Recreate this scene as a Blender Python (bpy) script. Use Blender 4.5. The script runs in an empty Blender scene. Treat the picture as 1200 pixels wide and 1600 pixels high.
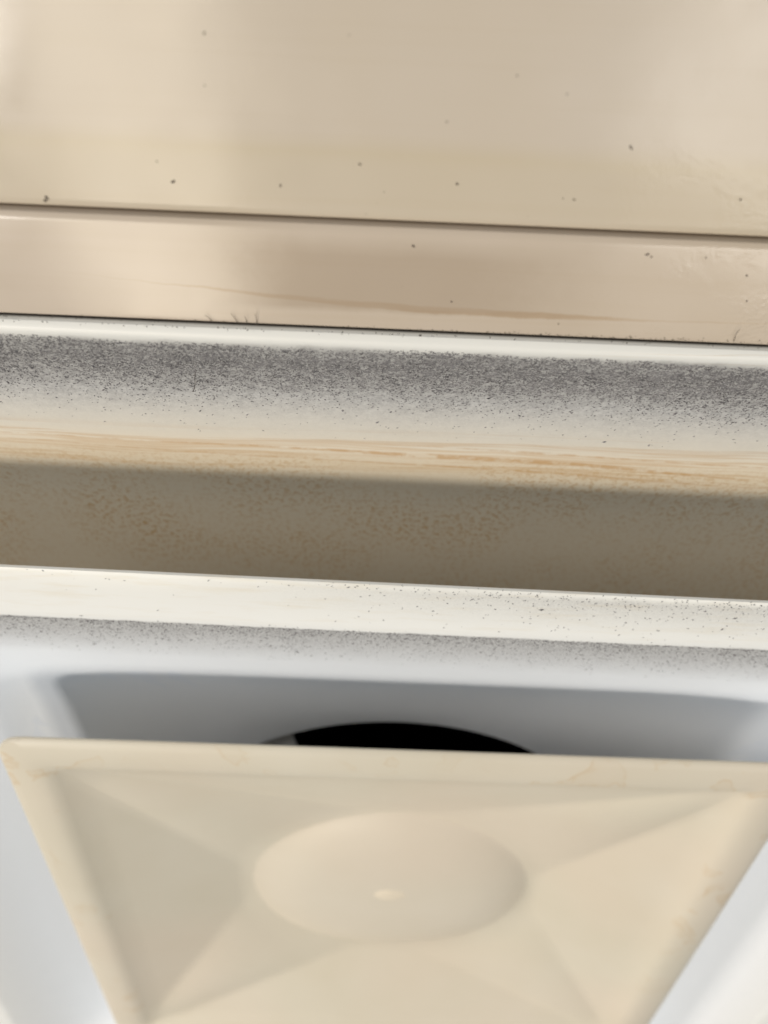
import bpy, bmesh, math, random
from mathutils import Matrix, Vector

S = 0.12                      # one plan unit in metres (half of the centre plate's dished field)
sc = bpy.context.scene
col = sc.collection

# ------------------------------------------------------------------ camera
cam_d = bpy.data.cameras.new('camera')
cam = bpy.data.objects.new('camera', cam_d); col.objects.link(cam)
rt = Vector((0.99911611, -0.03959467, 0.01411578))
up = Vector((-0.03884373, -0.74128331, 0.67006733))
fw = Vector((0.0160673, 0.67002338, 0.7421661))
CAM = Vector((-0.12841342, -3.29080822, -1.39997374))      # plan units
m = Matrix.Identity(4)
for i in range(3):
    m[i][0], m[i][1], m[i][2], m[i][3] = rt[i], up[i], -fw[i], CAM[i] * S
cam.matrix_world = m
FPX = 1420.8
cam_d.sensor_width = 36; cam_d.lens = FPX / 1600 * 36
cam_d.clip_start = 0.005; cam_d.clip_end = 60
cam_d.dof.use_dof = True; cam_d.dof.focus_distance = 0.222; cam_d.dof.aperture_fstop = 10.5
sc.camera = cam

# ------------------------------------------------------------------ light
w = bpy.data.worlds.new('World'); sc.world = w; w.use_nodes = True
bg = w.node_tree.nodes['Background']
bg.inputs[0].default_value = (0.67, 0.83, 1.0, 1); bg.inputs[1].default_value = 0.35

def area(name, loc, target, sx, sy, watt, colr):
    d = bpy.data.lights.new(name, 'AREA'); d.shape = 'RECTANGLE'
    d.size, d.size_y, d.energy, d.color = sx, sy, watt, colr
    o = bpy.data.objects.new(name, d); col.objects.link(o)
    o.location = loc
    o.rotation_euler = (Vector(target) - Vector(loc)).to_track_quat('-Z', 'Y').to_euler()
    return o
area('room_lamp', (-1.12, 0.14, -2.0), (0, -0.05, 0), 0.30, 0.30, 22, (1.0, 0.945, 0.88))
area('side_fill', (-2.75, -1.35, -0.95), (0, 0, 0), 0.9, 0.7, 60, (1.0, 0.95, 0.89))  # added fill from low on the left, brings out the plate's relief
area('room_lamp', (0.92, 0.24, -2.0), (0, -0.05, 0), 0.62, 0.60, 7, (1.0, 0.95, 0.88))
area('stripe_light', (-0.60, 0.55, -2.0), (-0.60, 0.55, 0), 0.42, 1.30, 15, (1.0, 0.89, 0.72))  # added light, mirrored in the panel and bar as the left bright stripe
area('stripe_light', (1.00, 0.55, -2.0), (1.00, 0.55, 0), 0.80, 1.20, 5.5, (1.0, 0.89, 0.72))  # added likewise, for the brighter reflection on the right

sc.view_settings.view_transform = 'Standard'; sc.view_settings.look = 'None'
sc.view_settings.exposure = -0.14; sc.view_settings.gamma = 1.0
sc.cycles.max_bounces = 6; sc.cycles.diffuse_bounces = 4

# ------------------------------------------------------------------ helpers
def hit(px, py, z):
    """plan-unit point at height z seen at photo pixel px, py (used to lay marks out on real surfaces)"""
    d = fw + rt * ((px - 600) / FPX) - up * ((py - 800) / FPX)
    return CAM + d * ((z - CAM.z) / d.z)

def link(name, me, mat, parent=None):
    o = bpy.data.objects.new(name, me); col.objects.link(o)
    if mat: me.materials.append(mat)
    if parent: o.parent = parent
    return o

def thetas():
    t = set()
    for k in range(96): t.add(round(k * 2 * math.pi / 96, 7))
    for q in range(4):
        c = math.pi / 4 + q * math.pi / 2
        for j in range(-12, 13): t.add(round(c + j * 0.0045, 7))
    return sorted(t)
TH = thetas()

def loop_pts(d, z, n):
    out = []
    for t in TH:
        c, s = abs(math.cos(t)), abs(math.sin(t))
        r = d / max(c, s) / ((min(c, s) / max(c, s)) ** n + 1) ** (1 / n)
        out.append((r * math.cos(t) * S, r * math.sin(t) * S, z * S))
    return out

def catmull(p, k):
    out = []
    for i in range(len(p) - 1):
        a, b, c, d = p[max(i - 1, 0)], p[i], p[i + 1], p[min(i + 2, len(p) - 1)]
        for j in range(k):
            t = j / k
            out.append(tuple(0.5 * (2 * b[m] + (c[m] - a[m]) * t + (2 * a[m] - 5 * b[m] + 4 * c[m] - d[m]) * t * t
                       + (3 * b[m] - a[m] - 3 * c[m] + d[m]) * t ** 3) for m in range(len(b))))
    out.append(p[-1])
    return out

def loft(name, prof, sharp=(), closed=False):
    """square-ish rings (half width, z, v, exponent) joined into one skin with a u (along) / v (across) map"""
    verts = []; faces = []; N = len(TH)
    for (d, z, v, n) in prof: verts += loop_pts(d, z, n)
    L = len(prof); rng = range(L if closed else L - 1)
    vv = []
    for i in rng:
        i2 = (i + 1) % L
        for k in range(N):
            k2 = (k + 1) % N
            faces.append((i * N + k, i * N + k2, i2 * N + k2, i2 * N + k)); vv.append((prof[i][2], prof[i2][2]))
    me = bpy.data.meshes.new(name); me.from_pydata(verts, [], faces); me.update()
    uv = me.uv_layers.new(name='UVMap')
    for p, (va, vb) in zip(me.polygons, vv):
        p.use_smooth = True
        c = p.center
        near = abs(c.y) > abs(c.x)
        off = 0 if (near and c.y < 0) else (3 if near else (6 if c.x < 0 else 9))
        for q, li in enumerate(p.loop_indices):
            co = me.vertices[me.loops[li].vertex_index].co
            uv.data[li].uv = ((co.x if near else co.y) + off, va if q < 2 else vb)
    bm = bmesh.new(); bm.from_mesh(me); bmesh.ops.recalc_face_normals(bm, faces=bm.faces)
    ang = math.radians(24)
    for e in bm.edges:
        if len(e.link_faces) == 2 and e.calc_face_angle(0) > ang: e.smooth = False
    bm.to_mesh(me); bm.free()
    return me

# ------------------------------------------------------------------ materials
class NB:
    def __init__(self, name):
        self.m = bpy.data.materials.new(name); self.m.use_nodes = True
        self.t = self.m.node_tree; self.b = self.t.nodes['Principled BSDF']
    def n(self, kind, **kw):
        x = self.t.nodes.new(kind)
        for k, v in kw.items(): setattr(x, k, v)
        return x
    def l(self, a, b): self.t.links.new(a, b)
    def val(self, x, sock):
        if hasattr(x, 'is_output'): self.l(x, sock)
        else: sock.default_value = x
    def math(self, op, a, b=0.0, c=0.0, clamp=False):
        x = self.n('ShaderNodeMath', operation=op, use_clamp=clamp)
        for i, v in enumerate((a, b, c)): self.val(v, x.inputs[i])
        return x.outputs[0]
    def ramp(self, f, pts, interp='LINEAR'):
        x = self.n('ShaderNodeValToRGB'); cr = x.color_ramp; cr.interpolation = interp
        while len(cr.elements) < len(pts): cr.elements.new(0.5)
        for e, (p, c) in zip(cr.elements, pts):
            e.position = p; e.color = (*c, 1) if isinstance(c, tuple) else (c, c, c, 1)
        self.l(f, x.inputs[0]); return x.outputs[0]
    def mix(self, f, a, b, mode='MIX'):
        x = self.n('ShaderNodeMix', data_type='RGBA', blend_type=mode)
        self.val(f, x.inputs[0])
        for v, s in ((a, x.inputs[6]), (b, x.inputs[7])):
            if isinstance(v, tuple): s.default_value = (*v, 1)
            else: self.l(v, s)
        return x.outputs[2]
    def noise(self, vec, scale, detail=3, rough=0.55, dist=0.0):
        x = self.n('ShaderNodeTexNoise'); self.l(vec, x.inputs['Vector'])
        x.inputs['Scale'].default_value = scale; x.inputs['Detail'].default_value = detail
        x.inputs['Roughness'].default_value = rough; x.inputs['Distortion'].default_value = dist
        return x.outputs[0]
    def mapping(self, vec, scale=(1, 1, 1), rot=(0, 0, 0)):
        x = self.n('ShaderNodeMapping'); self.l(vec, x.inputs[0])
        x.inputs['Rotation'].default_value = rot; x.inputs['Scale'].default_value = scale
        return x.outputs[0]
    def coords(self):
        tc = self.n('ShaderNodeTexCoord'); s = self.n('ShaderNodeSeparateXYZ'); self.l(tc.outputs['UV'], s.inputs[0])
        return tc, s.outputs[0], s.outputs[1]
    def bump(self, h, strength, dist):
        x = self.n('ShaderNodeBump'); x.inputs['Strength'].default_value = strength; x.inputs['Distance'].default_value = dist
        self.l(h, x.inputs['Height']); self.l(x.outputs[0], self.b.inputs['Normal'])
    def fin(self, colr, rough=0.4, spec=0.5):
        self.val((*colr, 1) if isinstance(colr, tuple) else colr, self.b.inputs['Base Color'])
        self.val(rough, self.b.inputs['Roughness']); self.val(spec, self.b.inputs['Specular IOR Level'])
        return self.m

def mat_panel(name, base, spec, rough, bar=False):
    """aged gloss enamel: yellowing, dried streaks and runs; v runs 0..1 across the piece towards the diffuser"""
    k = NB(name); tc, u, v = k.coords(); ob = tc.outputs['Object']
    big = k.noise(ob, 14, 3)
    streak = k.noise(k.mapping(ob, (6, 260, 60)), 1.0, 4, 0.6, 0.4)
    c = k.mix(k.ramp(big, [(0.35, 0.0), (0.7, 1.0)]), base, tuple(x * y for x, y in zip(base, (0.95, 0.93, 0.88))))
    c = k.mix(k.math('MULTIPLY', k.ramp(streak, [(0.5, 0.0), (0.72, 1.0)]), 0.10), c, tuple(x * y for x, y in zip(base, (0.80, 0.72, 0.55))))
    if bar:
        un = k.math('MULTIPLY_ADD', u, 1 / 0.16, 0.5625)      # 0..1 over the stretch in view
        wob = k.math('MULTIPLY', k.math('SUBTRACT', k.noise(ob, 90, 4, 0.65), 0.5), 0.07)
        vv = k.math('ADD', v, wob)
        cen = k.ramp(un, [(0.0, 0.52), (0.20, 0.62), (0.40, 0.735), (0.60, 0.785), (0.85, 0.79), (1.0, 0.765)])
        wid = k.ramp(un, [(0.0, 0.0), (0.16, 0.008), (0.30, 0.024), (0.50, 0.045), (0.66, 0.042), (0.85, 0.014), (1.0, 0.008)])
        dist = k.math('ABSOLUTE', k.math('SUBTRACT', vv, cen))
        line = k.math('MULTIPLY', k.math('SUBTRACT', wid, dist), 60, clamp=True)
        line = k.math('MULTIPLY', line, k.ramp(k.noise(k.mapping(ob, (30, 400, 60)), 1, 3), [(0.3, 0.35), (0.6, 1.0)]))
        c = k.mix(k.math('MULTIPLY', line, 0.55), c, (0.36, 0.23, 0.115))
        # dark reflection over the middle of the bar, painted in as brown
        dark_refl = k.math('MULTIPLY', k.ramp(k.math('ADD', un, k.math('MULTIPLY', wob, 1.5)), [(0.24, 0.0), (0.36, 1.0), (0.56, 1.0), (0.78, 0.0)], 'EASE'),
                      k.ramp(vv, [(0.10, 0.0), (0.28, 1.0), (0.78, 1.0), (0.84, 0.0)]))
        c = k.mix(k.math('MULTIPLY', dark_refl, 0.45), c, (0.31, 0.225, 0.145))
    else:
        edge = k.math('ADD', v, k.math('MULTIPLY', k.math('SUBTRACT', k.noise(k.mapping(ob, (10, 60, 10)), 1, 3), 0.5), 0.006))
        band = k.ramp(edge, [(0.9715, 0.0), (0.9745, 1.0), (0.980, 0.65), (1.0, 0.5)])
        c = k.mix(k.math('MULTIPLY', band, 0.38), c, (0.50, 0.405, 0.235))
    # fine grime freckles
    fr = k.ramp(k.noise(ob, 900, 2), [(0.74, 0.0), (0.80, 1.0)])
    c = k.mix(k.math('MULTIPLY', fr, 0.25), c, (0.20, 0.15, 0.10))
    peel = k.noise(ob, 1100, 2, 0.5)
    patch = k.ramp(k.noise(k.mapping(ob, (1, 1.6, 1)), 26, 2), [(0.42, 0.02), (0.62, 0.35)])
    patch = k.math('ADD', patch, k.math('MULTIPLY', 1.7, k.math('MULTIPLY', k.ramp(k.math('ADD', u, 0.5), [(0.525, 0.0), (0.55, 1.0)]), k.ramp(k.noise(ob, 70, 3), [(0.46, 0.0), (0.6, 1.0)]))))
    k.bump(k.math('MULTIPLY', peel, patch), 0.30, 0.00013)
    return k.fin(c, k.ramp(k.noise(ob, 60, 3), [(0.3, rough - 0.04), (0.7, rough + 0.06)]), spec)

def mat_frame():
    k = NB('diffuser_frame_enamel'); tc, u, v = k.coords(); ob = tc.outputs['Object']
    cream = k.ramp(v, [(0.0, (0.74, 0.71, 0.64)), (0.30, (0.75, 0.73, 0.69)), (0.43, (0.74, 0.69, 0.60)), (0.55, (0.72, 0.61, 0.45)), (0.66, (0.71, 0.64, 0.51)), (1.0, (0.66, 0.58, 0.45))])
    # v is remapped 0..1 over rows .500 .. .912
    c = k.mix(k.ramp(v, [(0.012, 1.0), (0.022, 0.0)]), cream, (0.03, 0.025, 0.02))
    wob = k.math('MULTIPLY', k.math('SUBTRACT', k.noise(k.mapping(ob, (9, 9, 9)), 1, 3), 0.5), 0.07)
    vv = k.math('ADD', v, wob)
    # rust-coloured runs drawn along the frame
    cv = k.n('ShaderNodeCombineXYZ'); k.l(u, cv.inputs[0]); k.l(vv, cv.inputs[1])
    run = k.noise(k.mapping(cv.outputs[0], (9, 44, 1)), 1.0, 4, 0.6, 0.25)
    runm = k.math('MULTIPLY', k.ramp(run, [(0.50, 0.0), (0.58, 1.0), (0.64, 0.25), (0.72, 0.8)]),
                  k.ramp(vv, [(0.41, 0.0), (0.46, 0.9), (0.545, 1.0), (0.60, 0.0)]))
    c = k.mix(k.math('MULTIPLY', runm, 0.42), c, (0.52, 0.29, 0.09))
    # two long drawn-out runs
    un = k.math('MULTIPLY_ADD', u, 1 / 0.20, 0.55)
    for pts, wd, st in (([(0.0, 0.478), (0.3, 0.49), (0.55, 0.505), (0.75, 0.515), (1.0, 0.55)], [(0.0, 0.004), (0.35, 0.006), (0.55, 0.012), (0.8, 0.010), (1.0, 0.006)], 0.58),
                        ([(0.0, 0.50), (0.3, 0.53), (0.6, 0.545), (1.0, 0.58)], [(0.0, 0.004), (0.5, 0.006), (0.75, 0.008), (1.0, 0.004)], 0.5),
                        ([(0.0, 0.46), (0.5, 0.465), (1.0, 0.50)], [(0.0, 0.0), (0.4, 0.0), (0.7, 0.007), (1.0, 0.005)], 0.5)):
        dd = k.math('ABSOLUTE', k.math('SUBTRACT', k.math('MULTIPLY_ADD', wob, 0.35, v), k.ramp(un, pts)))
        ln = k.math('MULTIPLY', k.math('SUBTRACT', k.ramp(un, wd), dd), 160, clamp=True)
        ln = k.math('MULTIPLY', ln, k.ramp(k.noise(ob, 240, 3), [(0.40, 0.1), (0.56, 1.0)]))
        c = k.mix(k.math('MULTIPLY', ln, st), c, (0.50, 0.27, 0.085))
    # thin runs at the lip
    lipm = k.math('MULTIPLY', k.ramp(k.noise(k.mapping(cv.outputs[0], (14, 120, 1)), 1, 3), [(0.55, 0.0), (0.66, 1.0)]), k.ramp(v, [(0.03, 0.0), (0.05, 1.0), (0.10, 1.0), (0.13, 0.0)]))
    lipm = k.math('MULTIPLY', lipm, k.ramp(u, [(0.02, 0.0), (0.06, 1.0)]))
    c = k.mix(k.math('MULTIPLY', lipm, 0.4), c, (0.50, 0.34, 0.17))
    # brown mottle deeper in
    mo = k.noise(k.mapping(cv.outputs[0], (620, 84, 1)), 1.0, 4, 0.7, 0.5)
    mom = k.math('MULTIPLY', k.ramp(mo, [(0.49, 0.0), (0.60, 1.0)]), k.ramp(vv, [(0.50, 0.0), (0.56, 0.7), (0.80, 1.0), (1.0, 0.5)]))
    pat = k.ramp(k.noise(ob, 24, 2), [(0.38, 0.25), (0.55, 1.0)])
    c = k.mix(k.math('MULTIPLY', k.math('MULTIPLY', mom, pat), 0.7), c, (0.52, 0.32, 0.12))
    # grey dust film stuck below the lip
    fine = k.noise(k.mapping(ob, (1, 1, 1), (0, 0, 0.6)), 1500, 3, 0.7)
    soft = k.noise(k.mapping(ob, (1, 1, 1)), 70, 4, 0.6)
    edge = k.math('ADD', v, k.math('MULTIPLY', k.math('SUBTRACT', soft, 0.5), 0.06))
    dens = k.ramp(edge, [(0.085, 0.0), (0.118, 0.85), (0.16, 1.0), (0.25, 0.92), (0.33, 0.55), (0.40, 0.2), (0.48, 0.0)])
    clump = k.ramp(k.noise(ob, 420, 3, 0.65), [(0.36, 0.72), (0.58, 1.0)])
    dm = k.math('MULTIPLY', k.math('MULTIPLY', dens, clump), k.ramp(fine, [(0.32, 0.62), (0.52, 0.85), (0.68, 1.0)]))
    c = k.mix(k.math('MULTIPLY', dm, 0.98), c, (0.158, 0.146, 0.144))
    h = k.math('ADD', k.math('MULTIPLY', dm, fine), k.math('MULTIPLY', k.noise(ob, 260, 2), 0.15))
    k.bump(h, 0.35, 0.0005)
    return k.fin(c, k.math('MULTIPLY_ADD', dm, 0.55, 0.36, clamp=True), k.math('MULTIPLY_ADD', dm, -0.35, 0.4))

def mat_ring():
    k = NB('louver_ring_enamel'); tc, u, v = k.coords(); ob = tc.outputs['Object']
    c = k.ramp(v, [(0.0, (0.76, 0.73, 0.66)), (0.30, (0.80, 0.775, 0.72)), (0.42, (0.79, 0.78, 0.76)), (0.60, (0.82, 0.85, 0.89)), (1.0, (0.79, 0.83, 0.89))])
    cv = k.n('ShaderNodeCombineXYZ'); k.l(u, cv.inputs[0]); k.l(v, cv.inputs[1])
    yl = k.math('MULTIPLY', k.ramp(k.noise(k.mapping(cv.outputs[0], (40, 22, 1)), 1, 4, 0.6), [(0.5, 0.0), (0.7, 1.0)]), k.ramp(v, [(0.0, 1.0), (0.26, 0.6), (0.34, 0.0)]))
    c = k.mix(k.math('MULTIPLY', yl, 0.35), c, (0.66, 0.55, 0.37))
    fine = k.noise(ob, 1600, 3, 0.7); soft = k.noise(ob, 80, 4, 0.6)
    edge = k.math('ADD', v, k.math('MULTIPLY', k.math('SUBTRACT', soft, 0.5), 0.05))
    dens = k.ramp(edge, [(0.318, 0.0), (0.340, 1.0), (0.40, 0.85), (0.47, 0.48), (0.54, 0.0)])
    top = k.math('MULTIPLY', k.ramp(edge, [(0.02, 0.0), (0.05, 0.5), (0.16, 0.18), (0.25, 0.0)]), k.ramp(k.math('ADD', u, 0.1), [(0.02, 0.0), (0.14, 1.0)]))
    dens = k.math('MULTIPLY', dens, k.ramp(u, [(0.35, 1.0), (0.40, 0.22)]))    # heaviest on the side in view
    dm = k.math('MULTIPLY', k.math('MAXIMUM', dens, top), k.ramp(fine, [(0.32, 0.42), (0.52, 0.68), (0.70, 1.0)]))
    c = k.mix(k.math('MULTIPLY', dm, 0.92), c, (0.19, 0.18, 0.178))
    k.bump(k.math('ADD', k.math('MULTIPLY', dm, fine), k.math('MULTIPLY', k.noise(ob, 200, 2), 0.12)), 0.3, 0.0005)
    return k.fin(c, k.math('MULTIPLY_ADD', dm, 0.5, 0.34, clamp=True), k.math('MULTIPLY_ADD', dm, -0.35, 0.45))

def mat_plate():
    k = NB('yellowed_plate_plastic'); tc, u, v = k.coords(); ob = tc.outputs['Object']
    c = k.mix(k.ramp(k.noise(ob, 16, 3), [(0.3, 0.0), (0.7, 1.0)]), (0.605, 0.54, 0.425), (0.57, 0.50, 0.38))
    pink = k.ramp(k.noise(ob, 9, 1), [(0.45, 0.0), (0.65, 1.0)])
    c = k.mix(k.math('MULTIPLY', pink, 0.35), c, (0.66, 0.54, 0.425))
    c = k.mix(k.math('MULTIPLY', k.ramp(v, [(0.80, 0.0), (0.88, 1.0)]), 0.22), c, (0.67, 0.565, 0.46))
    # tide-mark outlines of dried drops on the rim
    n = k.noise(k.mapping(ob, (1, 1, 1)), 55, 3, 0.55, 0.6)
    ring = k.ramp(n, [(0.555, 0.0), (0.572, 1.0), (0.60, 0.25), (0.75, 0.2)])
    rimm = k.ramp(v, [(0.10, 0.0), (0.2, 1.0), (0.42, 1.0), (0.52, 0.0)])
    c = k.mix(k.math('MULTIPLY', k.math('MULTIPLY', ring, rimm), k.ramp(k.noise(ob, 22, 1), [(0.42, 0.0), (0.58, 0.45)])), c, (0.50, 0.33, 0.15))
    k.bump(k.noise(ob, 500, 2), 0.08, 0.0004)
    return k.fin(c, 0.42, 0.4)

def mat_plain(name, c, rough, spec=0.4, noise=0.2, scale=200):
    k = NB(name); tc = k.n('ShaderNodeTexCoord')
    n = k.noise(tc.outputs['Object'], scale, 3)
    colr = k.mix(k.ramp(n, [(0.3, 0.0), (0.7, 1.0)]), tuple(x * (1 - noise) for x in c), tuple(min(1, x * (1 + noise)) for x in c))
    return k.fin(colr, rough, spec)

M_tile = mat_panel('ceiling_enamel', (0.55, 0.468, 0.375), 0.30, 0.15)
M_bar = mat_panel('grid_bar_enamel', (0.52, 0.428, 0.335), 0.42, 0.15, True)
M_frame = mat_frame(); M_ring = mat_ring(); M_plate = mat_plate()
M_dust = mat_plain('dust_lint', (0.135, 0.124, 0.124), 0.95, 0.05, 0.5, 300)
M_lightdust = mat_plain('pale_dust_lint', (0.19, 0.18, 0.177), 0.95, 0.05, 0.3, 300)
M_dirt = mat_plain('dark_dirt', (0.075, 0.058, 0.044), 0.8, 0.2, 0.4, 400)
M_duct = mat_plain('black_duct_liner', (0.006, 0.006, 0.0065), 0.9, 0.1, 0.3, 60)
M_collar = mat_plain('dark_collar_steel', (0.05, 0.05, 0.052), 0.6, 0.4, 0.3, 120)  # collar steel in a dark grey
M_nub = mat_plain('highlight_nub_plastic', (0.67, 0.575, 0.44), 0.5, 0.35, 0.06, 150)  # paler than the plate: the nub's highlight is put into the colour
M_galv = mat_plain('galvanised_steel', (0.42, 0.42, 0.42), 0.5, 0.5, 0.12, 150)

# ------------------------------------------------------------------ ceiling panel and grid bar
def strip(name, prof, x0, x1, nx, mat, parent=None, vr=None):
    """extruded strip: prof = [(y, z)] in plan units, v = 0..1 between the y limits vr"""
    verts = []; faces = []; n = len(prof)
    for i in range(nx + 1):
        x = x0 + (x1 - x0) * i / nx
        verts += [(x * S, y * S, z * S) for y, z in prof]
    for i in range(nx):
        for j in range(n - 1):
            faces.append((i * n + j, i * n + j + 1, (i + 1) * n + j + 1, (i + 1) * n + j))
    faces.append(tuple(range(n))); faces.append(tuple(nx * n + j for j in range(n)))
    me = bpy.data.meshes.new(name); me.from_pydata(verts, [], faces); me.update()
    uv = me.uv_layers.new(name='UVMap')
    for lp in me.loops:
        co = me.vertices[lp.vertex_index].co
        uv.data[lp.index].uv = (co.x, (co.y / S - vr[0]) / (vr[1] - vr[0]))
    bm = bmesh.new(); bm.from_mesh(me); bmesh.ops.recalc_face_normals(bm, faces=bm.faces)
    for f in bm.faces: f.smooth = len(f.verts) == 4
    for e in bm.edges:
        if len(e.link_faces) == 2 and e.calc_face_angle(0) > math.radians(35): e.smooth = False
    bm.to_mesh(me); bm.free()
    return link(name, me, mat, parent)

# the panel lies on the bar: its edge is rolled and sits a little above the bar's face
ceil = strip('ceiling', [(-2.653, 0.10), (-2.653, 0.020), (-2.654, 0.013), (-2.658, 0.0105), (-2.668, 0.010), (-2.80, 0.010), (-3.2, 0.010), (-7.0, 0.010), (-7.0, 0.10)],
             -6, 6, 4, M_tile, None, (-7.0, -2.655))
ceil['kind'] = 'structure'; ceil['label'] = 'smooth glossy beige ceiling panel with a few dirt specks'
bar = strip('ceiling_grid_bar', [(-2.458, 0.16), (-2.458, 0.012), (-2.4587, 0.003), (-2.4615, 0.0005), (-2.468, 0.0), (-2.55, 0.0), (-2.632, 0.0), (-2.642, 0.0006),
             (-2.6462, 0.003), (-2.6475, 0.008), (-2.6475, 0.10), (-2.56, 0.10), (-2.56, 0.16)], -6, 6, 4, M_bar, None, (-2.6475, -2.458))
bar['label'] = 'flat glossy beige ceiling grid bar with a brown drip stain, between two dark joints'
bar['category'] = 'ceiling bar'

# ------------------------------------------------------------------ the diffuser
diff = bpy.data.objects.new('ceiling_air_diffuser', None); col.objects.link(diff); diff.empty_display_size = 0.05
diff['label'] = 'dusty white square ceiling air diffuser with a yellowed beige centre plate'
diff['category'] = 'air diffuser'

def row(r): return (r - 500) / 412.0
fp = [(2.451, 0.060, 500), (2.451, 0.010, 505), (2.4465, 0.001, 514), (2.436, -0.004, 520), (2.424, -0.003, 532), (2.402, 0.012, 547), (2.362, 0.043, 562),
      (2.269, 0.110, 600), (2.116, 0.190, 660), (2.026, 0.235, 690), (1.871, 0.300, 745), (1.725, 0.352, 790), (1.472, 0.400, 880), (1.30, 0.420, 912), (1.00, 0.445, 912), (0.83, 0.47, 912)]
fprof = [(d, z, row(v), 70.0) for d, z, v in fp]
fprof = fprof[:3] + catmull(fprof[3:], 4)
fprof = [(d, z, v, 70.0 if d > 1.3 else 8.0) for d, z, v, _ in fprof]
back = [(0.83, 0.50, 1.0, 8.0), (1.30, 0.455, 1.0, 8.0), (1.90, 0.36, 1.0, 70.0), (2.30, 0.18, 1.0, 70.0), (2.44, 0.075, 0.0, 70.0)]
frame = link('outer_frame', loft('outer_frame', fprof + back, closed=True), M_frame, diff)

def rrow(r): return (r - 912) / 240.0
rp = [(1.800, 0.007, 910, 70), (1.808, 0.006, 911, 70), (1.8115, 0.002, 912, 70), (1.809, -0.003, 914, 70), (1.800, -0.006, 919, 70), (1.74, -0.003, 944, 70), (1.665, 0.000, 978, 70),
      (1.642, 0.003, 989, 70), (1.628, 0.009, 995, 70), (1.56, 0.038, 1008, 60), (1.40, 0.113, 1032, 24), (1.26, 0.180, 1052, 11), (1.19, 0.214, 1061, 8), (1.165, 0.226, 1066, 7.4), (1.06, 0.262, 1086, 4.6), (0.91, 0.308, 1118, 2.7), (0.808, 0.340, 1146, 2.05), (0.79, 0.348, 1152, 2.0)]
rprof = [(d, z, rrow(v), float(n)) for d, z, v, n in rp]
rback = [(0.801, 0.362, 1.0, 2.0), (0.92, 0.324, 1.0, 2.7), (1.27, 0.194, 1.0, 11.0), (1.63, 0.020, 0.3, 70.0)]
rme = loft('louver_ring', rprof + rback, closed=True)
for v in rme.vertices:                       # the opening is a touch narrower than it is deep
    t = max(0.0, min(1.0, (max(abs(v.co.x), abs(v.co.y)) / S - 1.1) / 0.5))
    v.co.x *= 1 - 0.05 * t * (3 - 2 * t) * t
ring = link('louver_ring', rme, M_ring, diff)
ring['label'] = 'white inner louver ring with grey dust along its crease'
RING_ROT = math.radians(0.8)
ring.rotation_euler.z = RING_ROT

# round neck and the black duct above it
collar = link('neck_collar', loft('neck_collar', [(0.793, 0.347, 0, 2.0), (0.790, 0.350, 0, 2.0), (0.786, 0.43, 0, 2.0), (0.786, 0.58, 1, 2.0), (0.796, 0.58, 1, 2.0), (0.797, 0.46, 1, 2.0), (0.799, 0.364, 1, 2.0)], closed=True), M_collar, diff)
duct = loft('duct_liner', [(0.800 + (0.012 if i % 2 else -0.004), 0.57 + i * 0.05, 0, 2.0) for i in range(20)] + [(0.78, 1.56, 1, 2.0), (0.01, 1.57, 1, 2.0)])
duct_o = link('duct_liner', duct, M_duct, diff)
duct_o['label'] = 'black inside of the round duct'
bm = bmesh.new()
pts = [(-0.69, -0.34), (-0.47, -0.61), (-0.365, -0.66), (-0.27, -0.22), (-0.40, 0.0), (-0.72, -0.1)]
lo = [bm.verts.new((x * S, y * S, 0.378 * S + (0.02 * S if i > 2 else 0))) for i, (x, y) in enumerate(pts)]
hi = [bm.verts.new((v.co.x, v.co.y, v.co.z + 0.012 * S)) for v in lo]
bm.faces.new(lo); bm.faces.new(hi[::-1])
for i in range(len(lo)): bm.faces.new((lo[i], hi[i], hi[(i + 1) % len(lo)], lo[(i + 1) % len(lo)]))
bmesh.ops.recalc_face_normals(bm, faces=bm.faces)
me = bpy.data.meshes.new('damper_flap'); bm.to_mesh(me); bm.free()
flap = link('damper_flap', me, M_galv, collar)

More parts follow.
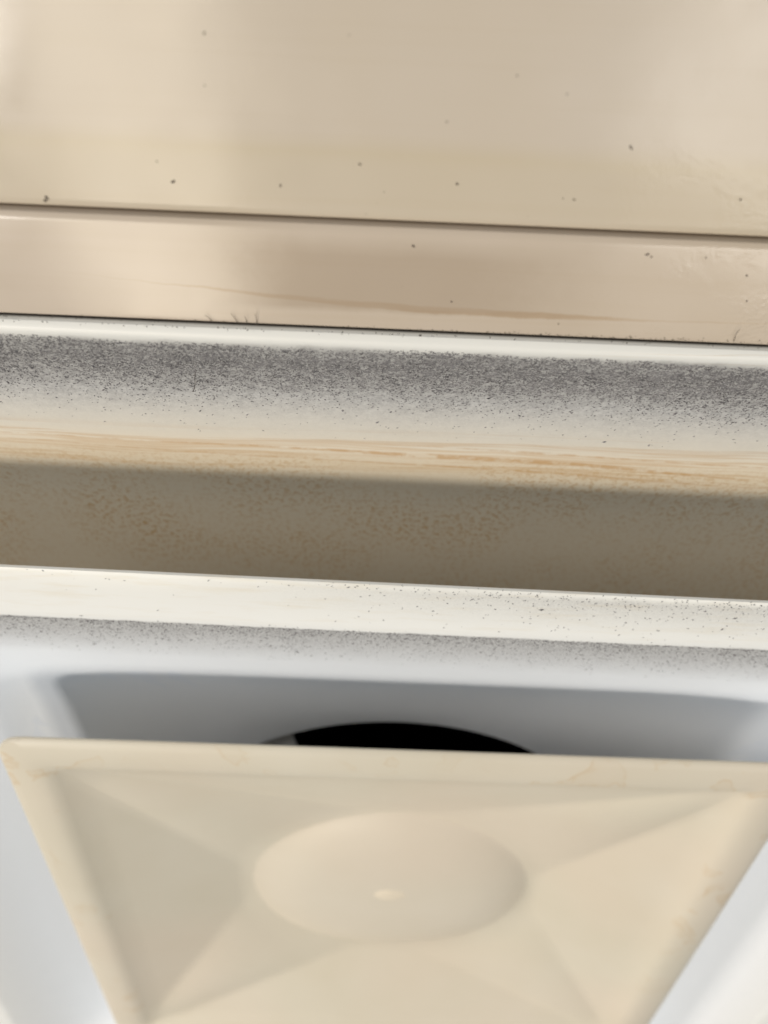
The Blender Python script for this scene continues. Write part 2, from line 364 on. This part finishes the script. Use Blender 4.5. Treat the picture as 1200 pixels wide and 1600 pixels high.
# centre plate: flat rim, dished field that turns from square to round, shallow cone in the middle
def plate_mesh():
    M = 24
    verts = []; faces = []; vs = []
    def sq(d, z, r):
        out = []
        for q in range(4):           # q: side direction; walk counter-clockwise from the near side
            a = -math.pi / 2 + q * math.pi / 2
            ca, sa = math.cos(a), math.sin(a)
            tx, ty = -sa, ca
            for j in range(M):       # straight side
                t = -(d - r) + 2 * (d - r) * j / (M - 1)
                out.append((ca * d + tx * t, sa * d + ty * t, z))
            cx, cy = ca * (d - r) + tx * (d - r), sa * (d - r) + ty * (d - r)
            for j in range(1, 9):    # rounded corner
                b = a + math.pi / 2 * j / 9
                out.append((cx + math.cos(b) * r, cy + math.sin(b) * r, z))
        return out
    def circ(r, z, dz=0.0):
        out = []
        for q in range(4):
            a = -math.pi / 2 + q * math.pi / 2
            for j in range(M):
                t = (j / (M - 1) - 0.5)
                b = a + t * 0.16 * math.pi / 2
                out.append((r * math.cos(b), r * math.sin(b), z))
            for j in range(1, 9):
                f = j / 9
                b = a + (0.08 + 0.84 * f) * math.pi / 2
                out.append((r * math.cos(b), r * math.sin(b), z - dz * math.sin(f * math.pi)))
        return out
    loops = [(sq(1.115, 0.022, .06), 0), (sq(1.127, 0.022, .065), 0.05), (sq(1.133, 0.019, .085), 0.1), (sq(1.133, 0.014, .085), 0.14), (sq(1.126, 0.008, .066), 0.18), (sq(1.10, 0.002, .060), 0.24),
             (sq(1.065, -0.003, .05), 0.32), (sq(1.035, -0.003, .044), 0.38), (sq(1.010, 0.001, .040), 0.43), (sq(0.988, 0.012, .036), 0.47)]
    A = sq(0.972, 0.026, .032); B = circ(0.51, 0.186, 0.010)
    for f in (0.0, 0.15, 0.3, 0.45, 0.6, 0.75, 0.88, 1.0):
        lp = []
        for i, (a, b) in enumerate(zip(A, B)):
            j = i % (M + 8) - M + 1                      # 1..8 inside a corner wedge: a low ridge runs along its middle
            rz = 0.021 * math.sin(math.pi * f) * math.sin(math.pi * j / 9) if j > 0 else 0.0
            x, y, z = (p + (r - p) * f for p, r in zip(a, b))
            lp.append((x, y, z - rz))
        loops.append((lp, 0.55 + 0.2 * f))
    for r, z, dz in ((0.50, 0.183, 0.008), (0.48, 0.172, 0.004), (0.42, 0.150, 0.0), (0.30, 0.133, 0.0), (0.15, 0.129, 0.0), (0.06, 0.127, 0), (0.012, 0.127, 0)):
        loops.append((circ(r, z, dz), 0.9))
    # back skin
    loops += [(circ(0.012, 0.17), 1), (circ(0.30, 0.185), 1), (circ(0.50, 0.215), 1), (sq(0.97, 0.05, .03), 1), (sq(1.04, 0.02, .04), 1)]
    N = len(loops[0][0])
    for lp, v in loops: verts += [tuple(c * S for c in p) for p in lp]
    L = len(loops); vv = []
    for i in range(L):
        i2 = (i + 1) % L
        for k in range(N):
            k2 = (k + 1) % N
            faces.append((i * N + k, i * N + k2, i2 * N + k2, i2 * N + k)); vv.append((loops[i][1], loops[i2][1]))
    me = bpy.data.meshes.new('centre_plate'); me.from_pydata(verts, [], faces); me.update()
    uv = me.uv_layers.new(name='UVMap')
    for p, (a, b) in zip(me.polygons, vv):
        p.use_smooth = True
        for q, li in enumerate(p.loop_indices): uv.data[li].uv = (0, a if q < 2 else b)
    bm = bmesh.new(); bm.from_mesh(me); bmesh.ops.recalc_face_normals(bm, faces=bm.faces)
    for e in bm.edges:
        if len(e.link_faces) == 2 and e.calc_face_angle(0) > math.radians(40): e.smooth = False
    bm.to_mesh(me); bm.free()
    return me
plate = link('centre_plate', plate_mesh(), M_plate, diff)
plate['label'] = 'yellowed beige plastic centre plate with a dished square field and round middle'
# small raised nub in the middle of the cone
bm = bmesh.new()
bmesh.ops.create_uvsphere(bm, u_segments=20, v_segments=10, radius=1.0)
for v in bm.verts:
    v.co = Vector(((v.co.x * 0.070) * S, (v.co.y * 0.050 - 0.03) * S, (0.1335 + v.co.z * 0.011) * S))
for f in bm.faces: f.smooth = True
me = bpy.data.meshes.new('centre_nub'); bm.to_mesh(me); bm.free()
nub = link('centre_nub', me, M_nub, plate)

# ------------------------------------------------------------------ dust, dirt and lint (real flakes lying on the surfaces)
rnd = random.Random(7)
def flakes(name, items, mat, parent):
    """items: (point, surface normal, long direction, length, width, height) -> small peaked flakes in one mesh"""
    verts = []; faces = []
    for p, n, t, L, W, H in items:
        b = n.cross(t).normalized(); i = len(verts)
        verts += [p - t * L / 2, p + b * W / 2 + t * L * rnd.uniform(-.2, .2), p + t * L / 2, p - b * W / 2 + t * L * rnd.uniform(-.2, .2), p + n * H + t * L * rnd.uniform(-.2, .2)]
        faces += [(i, i + 1, i + 4), (i + 1, i + 2, i + 4), (i + 2, i + 3, i + 4), (i + 3, i, i + 4)]
    me = bpy.data.meshes.new(name); me.from_pydata([tuple(v) for v in verts], [], faces); me.update()
    o = link(name, me, mat, parent); o['kind'] = 'stuff'
    return o

def on_profile(prof, f):
    """point (d, z) and slope on a v-monotonic profile"""
    for a, b in zip(prof, prof[1:]):
        if a[2] <= f <= b[2] and b[2] > a[2]:
            t = (f - a[2]) / (b[2] - a[2])
            d, z = a[0] + (b[0] - a[0]) * t, a[1] + (b[1] - a[1]) * t
            sl = Vector((0, -(b[0] - a[0]), b[1] - a[1])).normalized()       # on the near side y = -d
            n = Vector((0, sl.z, -sl.y))
            if n.z > 0: n = -n
            return d, z, sl, n
    return None

def scatter(prof, count, dens, x0, x1, lmin, lmax, lean, xw=None):
    out = []; tries = 0
    while len(out) < count and tries < count * 30:
        tries += 1
        v = rnd.uniform(0, 1); x = rnd.uniform(x0, x1)
        wgt = dens(v, x)
        if rnd.random() > wgt: continue
        h = on_profile(prof, v)
        if not h: continue
        d, z, sl, n = h
        a = lean + rnd.gauss(0, 0.75)
        t = (Vector((1, 0, 0)) * math.cos(a) + sl * math.sin(a)).normalized()
        L = rnd.uniform(lmin, lmax) * (1.9 if rnd.random() < 0.03 else 1)
        out.append((Vector((x, -d, z)) * S + n * 0.00002, n, t, L, L * rnd.uniform(0.25, 0.55), L * rnd.uniform(0.1, 0.35)))
    return out

def ip(pts, v):
    if v <= pts[0][0]: return pts[0][1]
    for (a, fa), (b, fb) in zip(pts, pts[1:]):
        if v <= b: return fa + (fb - fa) * (v - a) / (b - a)
    return pts[-1][1]
def wave(x): return 0.5 + 0.25 * math.sin(x * 7.1 + 1) + 0.25 * math.sin(x * 17.3 + 2.2)
FD = [(0.095, 0.0), (0.118, 0.9), (0.15, 1.0), (0.22, 0.72), (0.30, 0.18), (0.36, 0.02), (0.44, 0.002), (0.47, 0.0)]
near_frame = lambda v, x: ip(FD, v + 0.02 * (wave(x) - 0.5)) * (0.65 + 0.35 * wave(x * 1.7))
flakes('dust', scatter(fprof, 9000, near_frame, -1.35, 1.15, 0.00028, 0.0007, -0.55), M_dust, frame)['label'] = 'dark dust flakes stuck under the frame lip'
flakes('pale_dust', scatter(fprof, 26000, near_frame, -1.35, 1.15, 0.0003, 0.0008, -0.55), M_lightdust, frame)
RD = [(0.005, 0.0), (0.02, 0.20), (0.10, 0.06), (0.22, 0.015), (0.30, 0.005), (0.325, 0.02), (0.337, 1.0), (0.40, 0.40), (0.48, 0.08), (0.54, 0.0)]
def near_ring(v, x):
    w_ = ip(RD, v)
    if v < 0.30: w_ *= max(0.06, min(1, (x + 0.35) / 0.7))
    return w_ * (0.5 + 0.5 * wave(x * 2.3))
flakes('dust', scatter(rprof, 1300, near_ring, -1.4, 1.2, 0.00018, 0.00042, -0.3), M_dust, ring)['label'] = 'dark dust specks on the louver ring'
flakes('pale_dust', scatter(rprof, 6000, near_ring, -1.4, 1.2, 0.0003, 0.0008, -0.3), M_lightdust, ring)

def specks(pix, z, name, mat, parent):
    it = []
    for px, py, s in pix:
        p = hit(px, py, z) * S; p.z = z * S - 0.00003
        for q in range(3):
            a = rnd.uniform(0, 6.28); L = s * 0.00010 * rnd.uniform(0.7, 1.2)
            it.append((p + Vector((rnd.uniform(-1, 1), rnd.uniform(-1, 1), 0)) * L * 0.35, Vector((0, 0, -1)), Vector((math.cos(a), math.sin(a), 0)), L, L * rnd.uniform(.4, .8), L * .25))
    return flakes(name, it, mat, parent)
specks([(270, 284, 7), (72, 308, 7), (71, 313, 6), (437, 290, 5), (714, 287, 5), (985, 230, 6), (897, 312, 5), (1157, 312, 6), (320, 52, 4), (320, 134, 3), (245, 252, 4), (562, 257, 4),
        (808, 118, 3), (698, 190, 4), (886, 147, 3), (545, 55, 2), (600, 300, 2), (880, 310, 3)], 0.010, 'dirt', M_dirt, ceil)
crumbs = [(645, 384, 6), (1010, 397, 6), (1018, 402, 4), (1103, 403, 4), (1167, 430, 5), (1167, 470, 4), (705, 471, 4), (873, 506, 3)]
for i in range(300):                                  # crumbs crowding the joint against the diffuser
    x = rnd.uniform(-20, 1220); crumbs.append((x, 493 + x * 0.0355 - abs(rnd.gauss(0, 2.0)) + 1, rnd.uniform(1.0, 2.8)))
specks(crumbs, 0.0, 'dirt', M_dirt, bar)
lipc = [(657, 524, 6), (613, 522, 3), (579, 661, 5)]
for i in range(90):
    x = rnd.uniform(-20, 1220); lipc.append((x, 499 + x * 0.0355 + abs(rnd.gauss(0, 2.0)), rnd.uniform(1.5, 3.5)))
specks(lipc[:2] + lipc[3:], -0.004, 'dirt', M_dirt, frame)

def hairs(curves, name, parent, r):
    bm = bmesh.new()
    for pts in curves:
        rings = []
        for i, p in enumerate(pts):
            t = (pts[min(i + 1, len(pts) - 1)] - pts[max(i - 1, 0)]).normalized()
            a = t.orthogonal().normalized(); b = t.cross(a)
            rr = r * (1 - 0.6 * i / (len(pts) - 1))
            rings.append([bm.verts.new(p + (a * math.cos(q * 2.094) + b * math.sin(q * 2.094)) * rr) for q in range(3)])
        for A, B in zip(rings, rings[1:]):
            for q in range(3): bm.faces.new((A[q], A[(q + 1) % 3], B[(q + 1) % 3], B[q]))
    me = bpy.data.meshes.new(name); bm.to_mesh(me); bm.free()
    o = link(name, me, M_dirt, parent); o['kind'] = 'stuff'
    return o
def hair(pix, z0, dz):
    n = len(pix)
    return [Vector((q := hit(px, py, z0 - dz * i / n)).xyz) * S for i, (px, py) in enumerate(pix)]
hairs([hair([(386, 506), (385, 500), (382, 494)], -0.002, 0.01), hair([(402, 506), (401, 499), (399, 492), (400, 489)], -0.002, 0.012), hair([(332, 503), (327, 497), (320, 492)], -0.002, 0.004),
       hair([(372, 505), (367, 497), (361, 490)], -0.002, 0.004), hair([(1146, 534), (1150, 522), (1156, 514)], -0.002, 0.008)], 'lint', bar, 0.00010)
hairs([hair([(302, 612), (305, 600), (304, 588), (307, 578)], 0.09, 0.02)], 'lint', frame, 0.00012)
